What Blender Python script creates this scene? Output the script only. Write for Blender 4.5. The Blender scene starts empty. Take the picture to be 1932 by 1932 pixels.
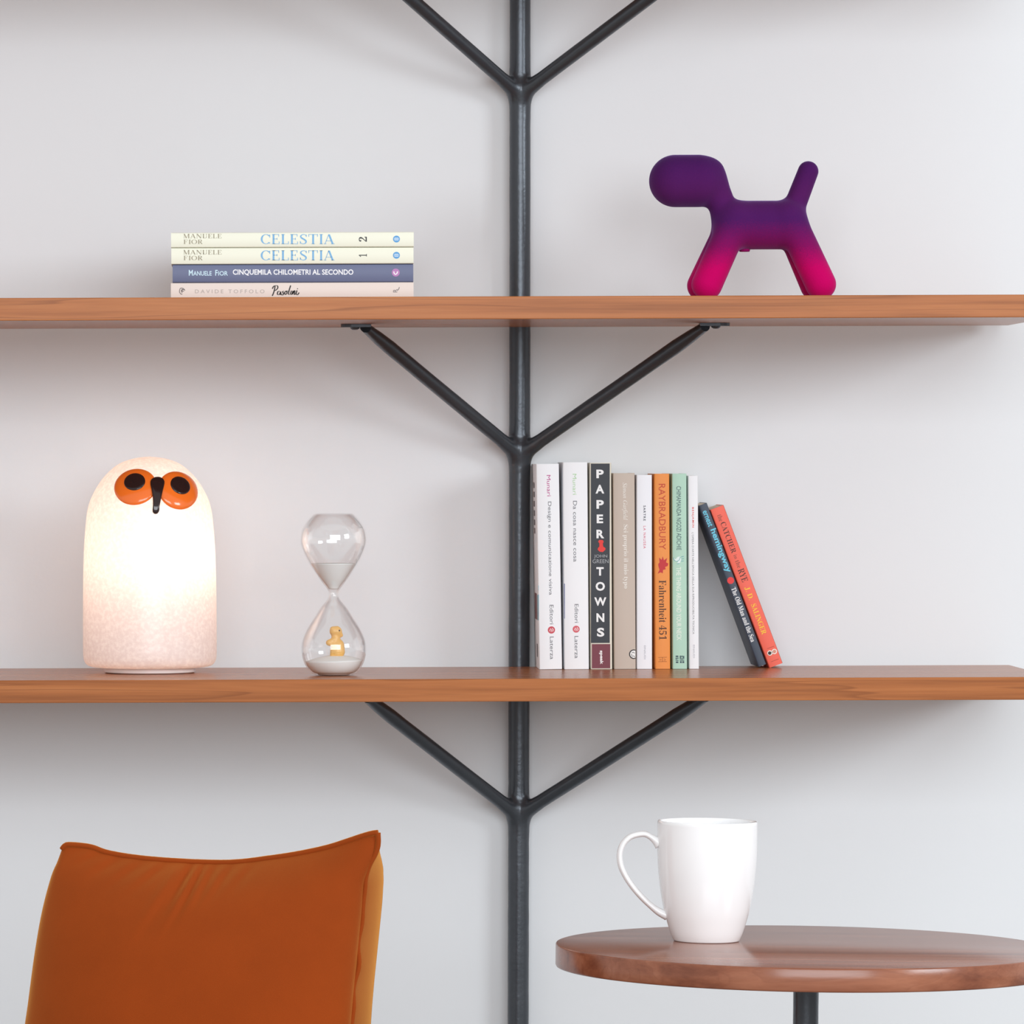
import bpy, bmesh, math, random
import numpy as np
from mathutils import Vector, Matrix

random.seed(7); np.random.seed(7)
scene = bpy.context.scene
COL = scene.collection

# ------------------------------------------------------------------ camera
# long lens, shifted: the picture is a crop of a wider view
F = 10500.0            # focal length in pixels of a 1932 px wide frame
XV, YV = 450.0, 875.0  # where the lens axis meets the frame
ROLL = 0.0034
CAMZ = 1.15
cam_d = bpy.data.cameras.new('camera'); cam = bpy.data.objects.new('camera', cam_d); COL.objects.link(cam)
cam_d.sensor_width = 36.0; cam_d.sensor_fit = 'HORIZONTAL'
cam_d.lens = F / 1932.0 * 36.0
cam_d.shift_x = (966.0 - XV) / 1932.0
cam_d.shift_y = (YV - 966.0) / 1932.0
cam_d.clip_start = 0.1; cam_d.clip_end = 60
cam.matrix_world = Matrix.Translation((0, 0, CAMZ)) @ Matrix.Rotation(math.pi / 2, 4, 'X') @ Matrix.Rotation(-ROLL, 4, 'Z')
scene.camera = cam

# ------------------------------------------------------------------ light
scene.view_settings.view_transform = 'Standard'
scene.view_settings.look = 'None'
scene.view_settings.exposure = 0.0
scene.view_settings.gamma = 1.0
scene.view_settings.use_curve_mapping = False

world = bpy.data.worlds.new('room_ambience'); scene.world = world
world.use_nodes = True
bg = world.node_tree.nodes['Background']
bg.inputs[0].default_value = (1.0, 0.975, 0.96, 1)
bg.inputs[1].default_value = 0.70

def area(name, loc, target, sx, sy, power, color):
    l = bpy.data.lights.new(name, 'AREA'); l.shape = 'RECTANGLE'; l.size = sx; l.size_y = sy
    l.energy = power; l.color = color
    o = bpy.data.objects.new(name, l); COL.objects.link(o)
    d = Vector(target) - Vector(loc)
    o.matrix_world = Matrix.Translation(loc) @ d.to_track_quat('-Z', 'Y').to_matrix().to_4x4()
    return o
# window in the right-hand side of the room
area('window_light', (4.0, 2.3, 2.2), (0.35, 5.95, 1.15), 1.5, 1.1, 76, (0.88, 0.95, 1.0))
# high glazing behind the camera
area('glazing_light', (0.7, -0.3, 2.08), (0.45, 6.0, 1.1), 4.0, 1.9, 172, (0.90, 0.955, 1.0))

# ------------------------------------------------------------------ helpers
def at(px, py, Y):
    u = px - XV; v = YV - py
    return Vector(((u + v * ROLL) * Y / F, Y, CAMZ + (v - u * ROLL) * Y / F))

def srgb(r, g, b):
    f = lambda c: (c / 255 / 12.92) if c / 255 <= 0.04045 else ((c / 255 + 0.055) / 1.055) ** 2.4
    return (f(r), f(g), f(b), 1.0)

def link(o, parent=None):
    COL.objects.link(o)
    if parent is not None: o.parent = parent
    return o

def mesh(name, verts, faces, mat, parent=None, smooth=False, off=None):
    me = bpy.data.meshes.new(name)
    if off is not None: verts = [Vector(v) - Vector(off) for v in verts]
    me.from_pydata([tuple(v) for v in verts], [], [tuple(f) for f in faces])
    me.update()
    if smooth: me.polygons.foreach_set('use_smooth', [True] * len(me.polygons))
    if mat: me.materials.append(mat)
    return link(bpy.data.objects.new(name, me), parent)

def from_bm(name, bm, mat, parent=None, smooth=False):
    bmesh.ops.recalc_face_normals(bm, faces=bm.faces)
    me = bpy.data.meshes.new(name); bm.to_mesh(me); bm.free()
    if smooth: me.polygons.foreach_set('use_smooth', [True] * len(me.polygons))
    if mat: me.materials.append(mat)
    return link(bpy.data.objects.new(name, me), parent)

def sharp(o, deg=35):
    """smooth shading that keeps edges above deg sharp"""
    me = o.data
    bm = bmesh.new(); bm.from_mesh(me)
    for e in bm.edges:
        if len(e.link_faces) == 2: e.smooth = e.calc_face_angle(0) < math.radians(deg)
    for f in bm.faces: f.smooth = True
    bm.to_mesh(me); bm.free()
    return o

def thing(name, label, cat, loc=(0, 0, 0), group=None):
    o = bpy.data.objects.new(name, None); o.empty_display_size = 0.05
    o.location = loc; link(o)
    o['label'] = label; o['category'] = cat
    if group: o['group'] = group
    return o

def tag(o, label, cat, group=None):
    o['label'] = label; o['category'] = cat
    if group: o['group'] = group
    return o

def box_bm(x0, x1, y0, y1, z0, z1, bev=0.0, seg=2):
    bm = bmesh.new()
    bmesh.ops.create_cube(bm, size=1.0)
    bmesh.ops.scale(bm, vec=(x1 - x0, y1 - y0, z1 - z0), verts=bm.verts)
    bmesh.ops.translate(bm, vec=((x0 + x1) / 2, (y0 + y1) / 2, (z0 + z1) / 2), verts=bm.verts)
    if bev: bmesh.ops.bevel(bm, geom=list(bm.edges), offset=bev, segments=seg, affect='EDGES', profile=0.5)
    return bm

def lathe(profile, n=64, cap_start=True, cap_end=True):
    """profile: list of (r, z). returns verts, faces"""
    V = []; Fc = []; rings = []
    for r, z in profile:
        if r < 1e-6:
            rings.append([len(V)]); V.append((0, 0, z))
        else:
            rings.append(list(range(len(V), len(V) + n)))
            for i in range(n):
                a = 2 * math.pi * i / n
                V.append((r * math.cos(a), r * math.sin(a), z))
    for a, b in zip(rings[:-1], rings[1:]):
        if len(a) == 1 and len(b) == 1: continue
        for i in range(n):
            j = (i + 1) % n
            if len(a) == 1: Fc.append((a[0], b[j], b[i]))
            elif len(b) == 1: Fc.append((a[i], a[j], b[0]))
            else: Fc.append((a[i], a[j], b[j], b[i]))
    if cap_start and len(rings[0]) > 1: Fc.append(tuple(reversed(rings[0])))
    if cap_end and len(rings[-1]) > 1: Fc.append(tuple(rings[-1]))
    return V, Fc

def catmull(P, n=8, closed=False):
    P = [np.array(p, float) for p in P]; out = []
    N = len(P); rng = range(N if closed else N - 1)
    for i in rng:
        if closed: p0, p1, p2, p3 = P[i - 1], P[i], P[(i + 1) % N], P[(i + 2) % N]
        else:
            p1, p2 = P[i], P[i + 1]
            p0 = P[i - 1] if i > 0 else 2 * p1 - p2
            p3 = P[i + 2] if i + 2 < N else 2 * p2 - p1
        for k in range(n):
            t = k / n
            out.append(0.5 * ((2 * p1) + (-p0 + p2) * t + (2 * p0 - 5 * p1 + 4 * p2 - p3) * t * t + (-p0 + 3 * p1 - 3 * p2 + p3) * t ** 3))
    if not closed: out.append(P[-1])
    return out

def sweep(path, radii, n=16, squash=None, caps=True, jitter=0.0):
    """tube along path (Vectors). radii: float or list of (ra, rb)"""
    path = [Vector(p) for p in path]; N = len(path); V = []; Fc = []
    prev = None
    for i, p in enumerate(path):
        t = (path[min(i + 1, N - 1)] - path[max(i - 1, 0)]).normalized()
        if prev is None:
            up = Vector((0, 1, 0)) if abs(t.y) < 0.9 else Vector((1, 0, 0))
            a = (up - t * up.dot(t)).normalized()
        else:
            a = (prev - t * prev.dot(t)).normalized()
        prev = a; b = t.cross(a)
        r = radii[i] if isinstance(radii, (list, tuple)) else radii
        ra, rb = r if isinstance(r, (list, tuple)) else (r, r)
        for k in range(n):
            th = 2 * math.pi * k / n
            j = 1 + (random.uniform(-jitter, jitter) if jitter else 0)
            V.append(p + a * (ra * j * math.cos(th)) + b * (rb * j * math.sin(th)))
    for i in range(N - 1):
        for k in range(n):
            l = (k + 1) % n
            Fc.append((i * n + k, i * n + l, (i + 1) * n + l, (i + 1) * n + k))
    if caps:
        Fc.append(tuple(range(n - 1, -1, -1))); Fc.append(tuple((N - 1) * n + k for k in range(n)))
    return V, Fc

def surface_nets(fn, lo, hi, h):
    """mesh of fn(x,y,z) = 0 (negative inside)"""
    ax = [np.arange(lo[i], hi[i] + h, h) for i in range(3)]
    X, Y, Z = np.meshgrid(*ax, indexing='ij')
    D = fn(X, Y, Z)
    nx, ny, nz = D.shape
    S = D < 0
    cells = np.zeros((nx - 1, ny - 1, nz - 1), int)
    for i in (0, 1):
        for j in (0, 1):
            for k in (0, 1):
                cells += S[i:nx - 1 + i, j:ny - 1 + j, k:nz - 1 + k]
    act = (cells > 0) & (cells < 8)
    idx = -np.ones(act.shape, int); ids = np.argwhere(act); idx[act] = np.arange(len(ids))
    corners = [(i, j, k) for i in (0, 1) for j in (0, 1) for k in (0, 1)]
    edges = [(a, b) for a in corners for b in corners if a < b and sum(abs(p - q) for p, q in zip(a, b)) == 1]
    acc = np.zeros((len(ids), 3)); cnt = np.zeros(len(ids))
    for a, b in edges:
        da = D[ids[:, 0] + a[0], ids[:, 1] + a[1], ids[:, 2] + a[2]]
        db = D[ids[:, 0] + b[0], ids[:, 1] + b[1], ids[:, 2] + b[2]]
        m = (da < 0) != (db < 0)
        t = np.where(m, da / np.where(m, da - db, 1), 0)
        p = np.array(a)[None] + t[:, None] * (np.array(b) - np.array(a))[None]
        acc += np.where(m[:, None], p, 0); cnt += m
    verts = (ids + acc / cnt[:, None]) * h + np.array(lo)[None]
    faces = []
    for d in range(3):
        e1, e2 = [(1, 2), (2, 0), (0, 1)][d]
        A = S; B = np.roll(S, -1, d)
        cr = A != B
        pts = np.argwhere(cr)
        for p in pts:
            if p[d] >= S.shape[d] - 1 or p[e1] < 1 or p[e2] < 1 or p[e1] >= S.shape[e1] - 1 or p[e2] >= S.shape[e2] - 1: continue
            q = []
            for o1, o2 in ((-1, -1), (0, -1), (0, 0), (-1, 0)):
                c = p.copy(); c[e1] += o1; c[e2] += o2
                q.append(idx[tuple(c)])
            faces.append(tuple(q) if S[tuple(p)] else tuple(reversed(q)))
    return verts, faces

def smin(a, b, k):
    h = np.clip(0.5 + 0.5 * (b - a) / k, 0, 1)
    return b * (1 - h) + a * h - k * h * (1 - h)

def capsule(X, Y, Z, a, b, ra, rb):
    a = np.array(a, float); b = np.array(b, float); d = b - a
    t = np.clip(((X - a[0]) * d[0] + (Y - a[1]) * d[1] + (Z - a[2]) * d[2]) / max(d.dot(d), 1e-9), 0, 1)
    return np.sqrt((X - a[0] - t * d[0]) ** 2 + (Y - a[1] - t * d[1]) ** 2 + (Z - a[2] - t * d[2]) ** 2) - (ra + (rb - ra) * t)

# ------------------------------------------------------------------ materials
def new_mat(name):
    m = bpy.data.materials.new(name); m.use_nodes = True
    nt = m.node_tree; b = nt.nodes['Principled BSDF']
    return m, nt, b

def N(nt, typ, **kw):
    n = nt.nodes.new(typ)
    for k, v in kw.items(): setattr(n, k, v)
    return n

def plain(name, col, rough=0.5, metal=0.0, spec=0.5, bump=0.0, bscale=300, var=0.0, coat=0.0, sheen=0.0, sheen_tint=None):
    m, nt, b = new_mat(name)
    b.inputs['Base Color'].default_value = col
    b.inputs['Roughness'].default_value = rough
    b.inputs['Metallic'].default_value = metal
    b.inputs['Specular IOR Level'].default_value = spec
    b.inputs['Coat Weight'].default_value = coat
    b.inputs['Coat Roughness'].default_value = 0.08
    if sheen:
        b.inputs['Sheen Weight'].default_value = sheen
        b.inputs['Sheen Roughness'].default_value = 0.45
        if sheen_tint: b.inputs['Sheen Tint'].default_value = sheen_tint
    tc = N(nt, 'ShaderNodeTexCoord')
    if var:
        no = N(nt, 'ShaderNodeTexNoise'); no.inputs['Scale'].default_value = bscale * 0.3; no.inputs['Detail'].default_value = 4
        nt.links.new(tc.outputs['Object'], no.inputs['Vector'])
        hs = N(nt, 'ShaderNodeHueSaturation'); hs.inputs['Color'].default_value = col
        mr = N(nt, 'ShaderNodeMapRange'); mr.inputs['To Min'].default_value = 1 - var; mr.inputs['To Max'].default_value = 1 + var
        nt.links.new(no.outputs['Fac'], mr.inputs['Value']); nt.links.new(mr.outputs['Result'], hs.inputs['Value'])
        nt.links.new(hs.outputs['Color'], b.inputs['Base Color'])
    if bump:
        no = N(nt, 'ShaderNodeTexNoise'); no.inputs['Scale'].default_value = bscale; no.inputs['Detail'].default_value = 5
        nt.links.new(tc.outputs['Object'], no.inputs['Vector'])
        bp = N(nt, 'ShaderNodeBump'); bp.inputs['Strength'].default_value = bump; bp.inputs['Distance'].default_value = 0.001
        nt.links.new(no.outputs['Fac'], bp.inputs['Height']); nt.links.new(bp.outputs['Normal'], b.inputs['Normal'])
    return m

def wood(name, dark, mid, light, scale, rough, rot=(0, 0, 0), bump=0.05, spec=0.5, rings=0.75):
    m, nt, b = new_mat(name)
    tc = N(nt, 'ShaderNodeTexCoord'); mp = N(nt, 'ShaderNodeMapping')
    mp.inputs['Rotation'].default_value = rot; mp.inputs['Scale'].default_value = scale
    nt.links.new(tc.outputs['Object'], mp.inputs['Vector'])
    n1 = N(nt, 'ShaderNodeTexNoise'); n1.inputs['Scale'].default_value = 1.0; n1.inputs['Detail'].default_value = 5; n1.inputs['Roughness'].default_value = 0.55
    n1.inputs['Distortion'].default_value = 0.35
    nt.links.new(mp.outputs['Vector'], n1.inputs['Vector'])
    # growth-ring lines
    mp2 = N(nt, 'ShaderNodeMapping'); mp2.inputs['Rotation'].default_value = rot
    mp2.inputs['Scale'].default_value = (scale[0] * 0.6, scale[1] * 0.55, scale[2] * 0.55)
    nt.links.new(tc.outputs['Object'], mp2.inputs['Vector'])
    n2 = N(nt, 'ShaderNodeTexNoise'); n2.inputs['Scale'].default_value = 0.8; n2.inputs['Detail'].default_value = 2
    nt.links.new(mp2.outputs['Vector'], n2.inputs['Vector'])
    ml = N(nt, 'ShaderNodeMath', operation='MULTIPLY'); ml.inputs[1].default_value = 9.0
    nt.links.new(n2.outputs['Fac'], ml.inputs[0])
    fr = N(nt, 'ShaderNodeMath', operation='FRACT'); nt.links.new(ml.outputs[0], fr.inputs[0])
    rp = N(nt, 'ShaderNodeValToRGB')
    rp.color_ramp.elements[0].position = 0.0; rp.color_ramp.elements[0].color = (0, 0, 0, 1)
    rp.color_ramp.elements[1].position = 1.0; rp.color_ramp.elements[1].color = (0, 0, 0, 1)
    e = rp.color_ramp.elements.new(0.86); e.color = (0.10, 0.10, 0.10, 1)
    e = rp.color_ramp.elements.new(0.965); e.color = (rings, rings, rings, 1)
    nt.links.new(fr.outputs[0], rp.inputs[0])
    cr = N(nt, 'ShaderNodeValToRGB')
    cr.color_ramp.elements[0].position = 0.30; cr.color_ramp.elements[0].color = dark
    cr.color_ramp.elements[1].position = 0.72; cr.color_ramp.elements[1].color = light
    e = cr.color_ramp.elements.new(0.5); e.color = mid
    nt.links.new(n1.outputs['Fac'], cr.inputs[0])
    mx = N(nt, 'ShaderNodeMix', data_type='RGBA'); mx.inputs[7].default_value = dark
    nt.links.new(rp.outputs['Color'], mx.inputs[0]); nt.links.new(cr.outputs['Color'], mx.inputs[6])
    # fine pores
    mp3 = N(nt, 'ShaderNodeMapping'); mp3.inputs['Rotation'].default_value = rot
    mp3.inputs['Scale'].default_value = (scale[0] * 14, scale[1] * 9, scale[2] * 9)
    nt.links.new(tc.outputs['Object'], mp3.inputs['Vector'])
    n3 = N(nt, 'ShaderNodeTexNoise'); n3.inputs['Scale'].default_value = 1.0; n3.inputs['Detail'].default_value = 3
    nt.links.new(mp3.outputs['Vector'], n3.inputs['Vector'])
    mr = N(nt, 'ShaderNodeMapRange'); mr.inputs['To Min'].default_value = 0.90; mr.inputs['To Max'].default_value = 1.10
    nt.links.new(n3.outputs['Fac'], mr.inputs['Value'])
    hs = N(nt, 'ShaderNodeHueSaturation'); nt.links.new(mx.outputs[2], hs.inputs['Color']); nt.links.new(mr.outputs['Result'], hs.inputs['Value'])
    nt.links.new(hs.outputs['Color'], b.inputs['Base Color'])
    b.inputs['Roughness'].default_value = rough
    b.inputs['Specular IOR Level'].default_value = spec
    bp = N(nt, 'ShaderNodeBump'); bp.inputs['Strength'].default_value = bump; bp.inputs['Distance'].default_value = 0.0006
    nt.links.new(n3.outputs['Fac'], bp.inputs['Height']); nt.links.new(bp.outputs['Normal'], b.inputs['Normal'])
    return m

M = {}
M['wall'] = plain('plaster_wall', (0.80, 0.815, 0.835, 1), rough=0.9, spec=0.1, bump=0.10, bscale=160, var=0.006)
M['floor'] = plain('pale_resin_floor', srgb(150, 146, 142), rough=0.5, spec=0.3, var=0.03, bscale=12)
M['shelf'] = wood('shelf_walnut', srgb(138, 80, 44), srgb(174, 106, 60), srgb(188, 121, 72), (2.0, 60, 85), 0.25, spec=0.15)
M['table'] = wood('table_walnut', srgb(112, 62, 44), srgb(143, 86, 62), srgb(164, 106, 80), (4.0, 42, 55), 0.21, rot=(0, 0, 0.35), rings=0.22, spec=0.45)
M['iron'] = plain('forged_iron', (0.066, 0.074, 0.086, 1), rough=0.30, metal=0.5, spec=0.5, bump=0.3, bscale=170, var=0.10)
M['paper'] = plain('page_paper', srgb(226, 214, 192), rough=0.9, spec=0.1, bump=0.25, bscale=900)

def card(r, g, b, rough=0.45):
    k = 'card_%d_%d_%d' % (r, g, b)
    if k not in M: M[k] = plain(k, srgb(r, g, b), rough=rough, spec=0.35, bump=0.02, bscale=400)
    return M[k]

# ------------------------------------------------------------------ the room
YF, YB, YW = 5.68, 6.018, 6.049          # shelf front, shelf back, wall
w = mesh('wall_back', *(lambda bm: ([v.co.copy() for v in bm.verts], [[v.index for v in f.verts] for f in bm.faces]))(
    (lambda bm: (bm.verts.index_update(), bm)[1])(box_bm(-3.5, 6.5, YW, YW + 0.15, 0.0, 2.9))), M['wall'])
w['kind'] = 'structure'
f = from_bm('floor', box_bm(-3.5, 6.5, -1.0, YW + 0.15, -0.1, 0.0), M['floor']); f['kind'] = 'structure'

# ------------------------------------------------------------------ bookshelf
ZLOW = CAMZ - 0.2204; ZUP = CAMZ + 0.1700; PITCH = ZUP - ZLOW; TH = 0.0232
XL = -0.62; XR = (1990 - XV) * YF / F
XP = (980.5 - XV) * 6.032 / F; YP = 6.0305; RP = 0.0114
shelf = thing('bookshelf', 'wall shelf of walnut boards carried by one black forged iron post with branching braces', 'bookshelf', (XP, YP, 0))
SO = Vector((XP, YP, 0))
for zt in (ZLOW, ZUP, ZUP + PITCH):
    bm = box_bm(XL, XR, YF, YB, zt - TH, zt, bev=0.0009)
    bmesh.ops.translate(bm, vec=-SO, verts=bm.verts)
    from_bm('shelf_board', bm, M['shelf'], shelf)
# post: slightly out of plumb, hammered
pt = at(981.6, -400, YP); pm = at(980.8, 700, YP); pb = at(977.6, 1932, YP)
def post_x(z):
    if z > pm.z: return pm.x + (pt.x - pm.x) * (z - pm.z) / (pt.z - pm.z)
    return pm.x + (pb.x - pm.x) * (pm.z - z) / (pm.z - pb.z)
zs = np.linspace(0.0, ZUP + PITCH + 0.25, 150)
path = [Vector((post_x(z), YP, z)) - SO for z in zs]
rad = [RP * (1 + random.uniform(-0.012, 0.012)) for _ in zs]
v_, f_ = sweep(path, rad, n=28, jitter=0.006)
mesh('post', v_, f_, M['iron'], shelf, smooth=True)

def slab_outline(pts, z0, z1):
    n = len(pts); V = [(x, y, z0) for x, y in pts] + [(x, y, z1) for x, y in pts]
    Fc = [tuple(range(n - 1, -1, -1)), tuple(range(n, 2 * n))] + [(i, (i + 1) % n, n + (i + 1) % n, n + i) for i in range(n)]
    return V, Fc

def fork(zt):
    """joint, two braces, plates and bolts that carry the board with top zt"""
    zu = zt - TH
    zj = zu - 0.1385
    J = Vector((post_x(zj), YP, zj))
    ends = []
    for sgn, dx in ((-1, 0.1705), (1, 0.1882)):
        E = Vector((XP + sgn * dx, 5.872, zu - 0.0035)); ends.append(E)
        d = (E - J).normalized()
        p0 = J + d * 0.004
        pts = [p0.lerp(E, t) for t in np.linspace(0, 1, 14)]
        # the last stretch is hammered flat into the plate
        rr = [0.0074] * 11 + [0.0076, (0.0085, 0.0068), (0.0100, 0.0052)]
        v, fc = sweep([p - SO for p in pts], rr, n=20, jitter=0.012)
        b = mesh('brace', v, fc, M['iron'], shelf, smooth=True); sharp(b, 60)
        # mounting plate: tongue with a rounded end
        outl = []
        x0 = E.x - sgn * 0.006; x1 = E.x + sgn * 0.026
        for a in np.linspace(-math.pi / 2, math.pi / 2, 10):
            outl.append((x1 - sgn * 0.011 + sgn * 0.011 * math.cos(a), E.y + 0.012 * math.sin(a)))
        outl += [(x0, E.y + 0.010), (x0, E.y - 0.010)]
        if sgn < 0: outl = outl[::-1]
        v, fc = slab_outline([(x - SO.x, y - SO.y) for x, y in outl], zu - 0.0032, zu - 0.0002)
        mesh('mounting_plate', v, fc, M['iron'], b)
        v, fc = lathe([(0, -0.0062), (0.0028, -0.0060), (0.0046, -0.0048), (0.0052, -0.0034), (0.0052, -0.003)], 16)
        off = Vector((E.x + sgn * 0.011, E.y - 0.002, zu)) - SO
        mesh('bolt', [Vector(q) + off for q in v], fc, M['iron'], b, smooth=True)
    # forged joint where the braces grow out of the post
    def fn(X, Y, Z):
        d = np.sqrt((X - J.x) ** 2 + (Y - J.y) ** 2) - RP * (1.05 - 0.09 * ((Z - J.z - 0.004) / 0.034) ** 2)
        dm = np.full_like(d, 1.0)
        for E in ends:
            dr = (E - J).normalized()
            q = J + dr * 0.034
            dm = np.minimum(dm, capsule(X, Y, Z, J + dr * 0.004, q, 0.0095, 0.0074))
        d = smin(d, dm, 0.008)
        return np.maximum(d, np.abs(Z - J.z - 0.004) - 0.034)
    v, fc = surface_nets(fn, (J.x - 0.042, J.y - 0.042, J.z - 0.034), (J.x + 0.042, J.y + 0.02, J.z + 0.044), 0.0016)
    o = mesh('forged_joint', v, fc, M['iron'], shelf, smooth=True, off=SO)
    o.data.materials[0] = M['iron']
for zt in (ZLOW, ZUP, ZUP + PITCH): fork(zt)

# ------------------------------------------------------------------ lettering
SERIF = {}
def fancy(s, style):
    """map ASCII letters to other letterforms of the built-in font"""
    base = {'serif': (0x1D400, 0x1D41A, 0x1D7CE), 'serif_it': (0x1D434, 0x1D44E, 0x1D7CE),
            }.get(style)
    if not base: return s
    out = ''
    for c in s:
        if 'A' <= c <= 'Z': out += chr(base[0] + ord(c) - 65)
        elif 'a' <= c <= 'z': out += chr(base[1] + ord(c) - 97)
        elif '0' <= c <= '9': out += chr(base[2] + ord(c) - 48)
        else: out += c
    return out

def text_verts(s, style='sans', offset=0.0, spacing=1.0, leading=None):
    cu = bpy.data.curves.new('t', 'FONT'); cu.body = fancy(s, style)
    cu.resolution_u = 3; cu.size = 1.0; cu.offset = offset + (0.016 if style == 'sans_b' else 0.0); cu.space_character = spacing
    if leading: cu.space_line = leading
    o = bpy.data.objects.new('t', cu); COL.objects.link(o)
    dg = bpy.context.evaluated_depsgraph_get()
    me = bpy.data.meshes.new_from_object(o.evaluated_get(dg))
    V = np.array([v.co[:2] for v in me.vertices]); Fc = [tuple(p.vertices) for p in me.polygons]
    bpy.data.objects.remove(o); bpy.data.curves.remove(cu); bpy.data.meshes.remove(me)
    lo = V.min(0); hi = V.max(0)
    return (V - lo) / np.maximum(hi - lo, 1e-6) - 0.5, Fc

INK = {}
def ink(rgb):
    if rgb not in INK: INK[rgb] = plain('ink_%d_%d_%d' % rgb, srgb(*rgb), rough=0.5, spec=0.3)
    return INK[rgb]

def caps_verts(txt, space=0.10):
    """high-contrast roman capitals drawn as ribbons: heavy stems, hairline bars, flat serifs"""
    H, T = 0.045, 0.145
    V = []; Fc = []
    def rib(pts, wid):
        b0 = len(V); n = len(pts); pts = [np.array(p, float) for p in pts]
        for i, p in enumerate(pts):
            t = pts[min(i + 1, n - 1)] - pts[max(i - 1, 0)]; t = t / (np.linalg.norm(t) + 1e-9)
            w_ = wid[i] if isinstance(wid, list) else wid
            nn = np.array([-t[1], t[0]]) * w_ / 2
            V.append(p + nn); V.append(p - nn)
        for i in range(n - 1): Fc.append((b0 + 2 * i, b0 + 2 * i + 1, b0 + 2 * i + 3, b0 + 2 * i + 2))
    def arc(cx, cy, rx, ry, a0, a1, thick=T, n=22):
        an = [math.radians(a0 + (a1 - a0) * i / n) for i in range(n + 1)]
        rib([(cx + rx * math.cos(a), cy + ry * math.sin(a)) for a in an], [H + (thick - H) * abs(math.cos(a)) ** 1.5 for a in an])
    x = 0.0
    for ch in txt:
        def L(a, b_, w_): rib([(x + a[0], a[1]), (x + b_[0], b_[1])], w_)
        def stem(cx, w_=T, top=True, bot=True):
            L((cx, 0), (cx, 1), w_)
            if bot: L((cx - w_ / 2 - 0.07, H / 2), (cx + w_ / 2 + 0.07, H / 2), H)
            if top: L((cx - w_ / 2 - 0.07, 1 - H / 2), (cx + w_ / 2 + 0.07, 1 - H / 2), H)
        if ch == 'C':
            arc(x + 0.43, 0.5, 0.36, 0.48, 42, 318); L((0.74, 0.66), (0.74, 0.97), H * 1.3); L((0.74, 0.16), (0.74, 0.05), H); adv = 0.80
        elif ch in 'EF':
            stem(0.15); L((0.15, 1 - H / 2), (0.58, 1 - H / 2), H); L((0.58, 1), (0.58, 0.76), H); L((0.15, 0.52), (0.44, 0.52), H); L((0.44, 0.42), (0.44, 0.63), H)
            if ch == 'E': L((0.15, H / 2), (0.62, H / 2), H); L((0.62, 0), (0.62, 0.26), H)
            adv = 0.68
        elif ch == 'L':
            stem(0.15); L((0.15, H / 2), (0.60, H / 2), H); L((0.60, 0), (0.60, 0.27), H); adv = 0.64
        elif ch == 'S':
            p = catmull([(0.55, 0.80), (0.47, 0.94), (0.31, 0.98), (0.14, 0.89), (0.10, 0.73), (0.22, 0.58), (0.42, 0.44), (0.54, 0.27), (0.48, 0.09), (0.30, 0.02), (0.14, 0.08), (0.07, 0.24)], 4)
            n = len(p); rib([(x + q[0], q[1]) for q in p], [H + (T - H) * math.sin(math.pi * i / (n - 1)) ** 3 for i in range(n)])
            L((0.56, 0.72), (0.56, 0.97), H); L((0.06, 0.30), (0.06, 0.03), H); adv = 0.64
        elif ch == 'T':
            stem(0.38, top=False); L((0.0, 1 - H / 2), (0.76, 1 - H / 2), H); L((0.02, 1), (0.02, 0.74), H); L((0.74, 1), (0.74, 0.74), H); adv = 0.78
        elif ch == 'I': stem(0.16); adv = 0.32
        elif ch == 'A':
            L((0.06, 0), (0.37, 1), H); L((0.39, 0.97), (0.70, 0), T); L((0.16, 0.32), (0.58, 0.32), H)
            L((-0.04, H / 2), (0.17, H / 2), H); L((0.56, H / 2), (0.86, H / 2), H); adv = 0.84
        elif ch == 'M':
            stem(0.12, H); L((0.13, 1), (0.46, 0.02), T); L((0.46, 0.04), (0.80, 1), H); stem(0.84, T); adv = 1.02
        elif ch == 'N':
            stem(0.12, H); L((0.13, 0.98), (0.72, 0.02), T); stem(0.74, H, bot=False); adv = 0.88
        elif ch == 'U':
            stem(0.16, T, bot=False); arc(x + 0.40, 0.30, 0.24, 0.28, 180, 360, thick=H * 2); L((0.64, 0.30), (0.64, 1), H); L((0.54, 1 - H / 2), (0.74, 1 - H / 2), H); adv = 0.80
        elif ch == 'O': arc(x + 0.43, 0.5, 0.37, 0.48, 0, 360, n=36); adv = 0.88
        elif ch == 'R':
            stem(0.15); arc(x + 0.34, 0.75, 0.22, 0.23, -90, 90); L((0.15, 1 - H / 2), (0.34, 1 - H / 2), H); L((0.15, 0.52), (0.34, 0.52), H)
            L((0.34, 0.52), (0.62, 0.02), T); L((0.56, H / 2), (0.74, H / 2), H); adv = 0.74
        else: adv = 0.35
        x += adv + space
    V = np.array(V); lo = V.min(0); hi = V.max(0)
    return (V - lo) / (hi - lo) - 0.5, Fc

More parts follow.
